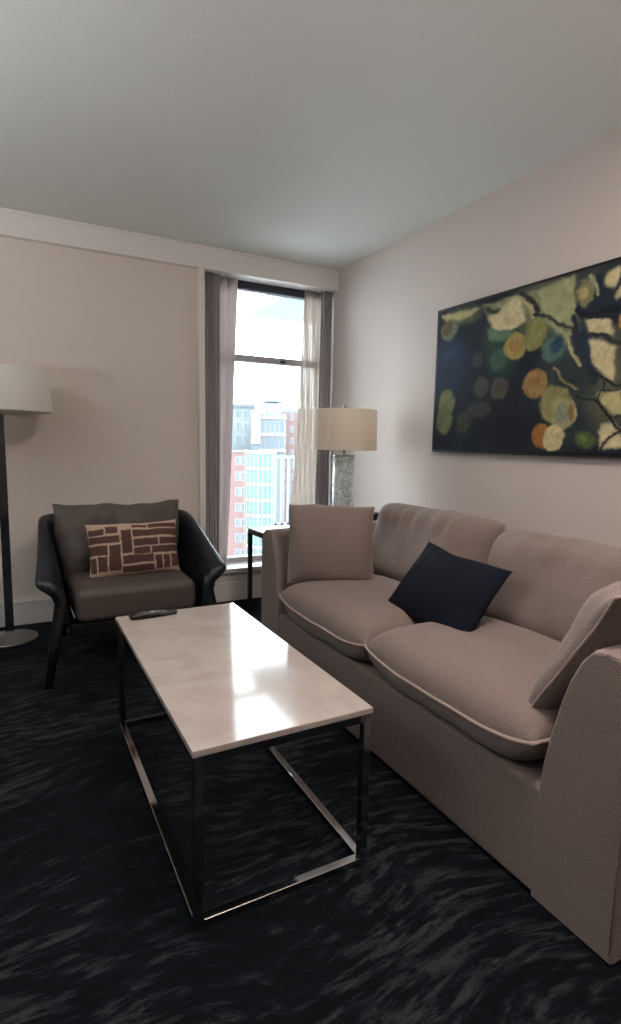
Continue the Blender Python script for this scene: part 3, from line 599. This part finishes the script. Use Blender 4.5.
bcp('handrail', B(0.80, 4.9, 2.98, 3.03, 1.01, 1.05), M['railmetal'])
bcp('bottom_rail', B(0.80, 4.9, 2.99, 3.02, 0.08, 0.11), M['railmetal'])
for k in range(40):
    x = 0.81+k*0.10; bcp('baluster', B(x, x+0.035, 2.99, 3.02, 0.0, 1.01), M['railmetal'])
struct('ground', B(-100, 220, 8, 260, -46, -45), M['bounce_street'])
ANG = math.radians(23.7); EF = V((math.sin(ANG), math.cos(ANG), 0)); ER = V((math.cos(ANG), -math.sin(ANG), 0)); K = 0.1867
ue = lambda px: (px-268)*K
ze = lambda row: 1.23+(443-row)*K
def building(label, u, d):
    p = V((-2.35, -4.0, 0))+ER*u+EF*d
    return thing('apartment_building', label, 'building', (p.x, p.y, -45), None, -ANG)
def bb(t, name, m, u0, u1, d0, d1, z0, z1, par=None, poly=None):
    """box (or plan polygon) in the building's own axes; z measured from the street at -45"""
    bm = bmesh.new()
    if poly: loft(bm, [[(x, y, z0+45) for x, y in poly], [(x, y, z1+45) for x, y in poly]])
    else: box(bm, u0, u1, d0, d1, z0+45, z1+45)
    return new_obj(name, bm, m, par or t, False)
FH = 15.5*K
# red brick block on the left
t = building('red brick apartment block low at the left edge of the window view', ue(233), 104)
bb(t, 'wall', M['brick'], -6, ue(243.2)-ue(233), 0, 10, -45, ze(453)); bb(t, 'corner_pier', M['peach'], ue(243.2)-ue(233), ue(245.8)-ue(233), 0, 10, -45, ze(451))
bb(t, 'parapet', M['band'], -6, ue(245.8)-ue(233), -0.25, 0.3, ze(453), ze(451.5))
for k in range(9):
    for a in (-4.6, -2.6, 0.35, 1.35):
        z = ze(453)-0.8-k*FH; wn = bb(t, 'window', M['band'], a, a+0.75, -0.06, -0.005, z-1.6, z); bb(t, 'pane', M['blueglass'], a+0.1, a+0.65, -0.10, -0.065, z-1.5, z-0.1, wn)
# teal glass bay
t = building('teal glass bay with white floor bands in the middle of the window view', ue(260), 102)
P0 = [(ue(246)-ue(260), 1.6), (ue(258)-ue(260), -0.6), (ue(275)-ue(260), 0.2), (ue(275)-ue(260), 7.5), (ue(246)-ue(260), 7.5)]
P1 = [(x*1.02, y-0.45 if y < 5 else y) for x, y in P0]
bb(t, 'glass_wall', M['teal'], 0, 0, 0, 0, -45, ze(453), poly=P0)
for k in range(9):
    z = ze(451.5)-k*FH; bb(t, 'floor_band', M['band'], 0, 0, 0, 0, z-0.55, z, poly=P1)
for x in (246.3, 249.5, 253.5, 258, 262, 267, 271, 274.6):
    f = (x-246)/12; y = 1.6-2.2*f if x <= 258 else -0.6+0.8*(x-258)/17
    bb(t, 'mullion', M['band'], ue(x)-ue(260)-0.07, ue(x)-ue(260)+0.07, y-0.12, y+0.1, -45, ze(453))
# upper tower set back
t = building('glazed upper tower with an open white rooftop crown above the teal bay', ue(267), 110)
bb(t, 'wall', M['palewall'], ue(249.5)-ue(267), ue(285)-ue(267), 0, 10, -45, ze(414)); bb(t, 'white_bay', M['band'], ue(250)-ue(267), ue(259)-ue(267), -0.6, -0.02, ze(445), ze(412))
for r0, r1 in ((421, 433), (438, 449)):
    for a, b in ((260, 264), (264.6, 268.6), (269.2, 273.2), (274, 278), (279, 284)):
        wn = bb(t, 'window', M['band'], ue(a)-ue(267), ue(b)-ue(267), -0.1, -0.01, ze(r1), ze(r0)); bb(t, 'pane', M['blueglass'], ue(a)-ue(267)+0.06, ue(b)-ue(267)-0.06, -0.15, -0.105, ze(r1)+0.1, ze(r0)-0.1, wn)
for q in (416.5, 434, 450): bb(t, 'floor_band', M['band'], ue(258)-ue(267), ue(285.5)-ue(267), -0.8, -0.005, ze(q+2.5), ze(q))
bb(t, 'penthouse', M['band'], ue(264)-ue(267), ue(277)-ue(267), 1, 6, ze(414), ze(402)); bb(t, 'roof_crown', M['palewall'], ue(261)-ue(267), ue(280.5)-ue(267), 0, 6, ze(401), ze(397))
for x in (261, 264.5, 277, 279.6): bb(t, 'crown_post', M['blueglass'], ue(x)-ue(267), ue(x+1)-ue(267), 0.05, 0.4, ze(414), ze(401))
# pale block above the brick one
t = building('pale stepped block above the red brick building on the left', ue(240), 121)
bb(t, 'wall', M['palewall'], -9, ue(249)-ue(240)+0.4, 0, 8, -45, ze(404)); bb(t, 'cornice', M['blueglass'], -9, ue(252)-ue(240), -0.4, -0.01, ze(404), ze(400.5))
for k in range(3):
    for a in (-1.9, -0.3, 1.3):
        wn = bb(t, 'window', M['band'], a, a+0.9, -0.1, -0.01, ze(417+k*14), ze(407+k*14)); bb(t, 'pane', M['blueglass'], a+0.12, a+0.78, -0.15, -0.105, ze(416.4+k*14), ze(407.6+k*14), wn)
# brick block on the right
t = building('red brick block with pale blue top storey right of the glazed tower', ue(292), 124)
bb(t, 'wall', M['brick'], ue(281)-ue(292), 14, 0, 10, -45, ze(408)); bb(t, 'top_storey', M['palewall'], ue(283)-ue(292), 14, 0.5, 9, ze(408), ze(403))
for k in range(7):
    for a in (-1.6, 0.1, 1.8, 3.5, 5.2, 7.5, 9.8):
        wn = bb(t, 'window', M['band'], a, a+0.8, -0.1, -0.01, ze(417+k*14), ze(409.5+k*14)); bb(t, 'pane', M['blueglass'], a+0.1, a+0.7, -0.15, -0.105, ze(416.4+k*14), ze(410+k*14), wn)
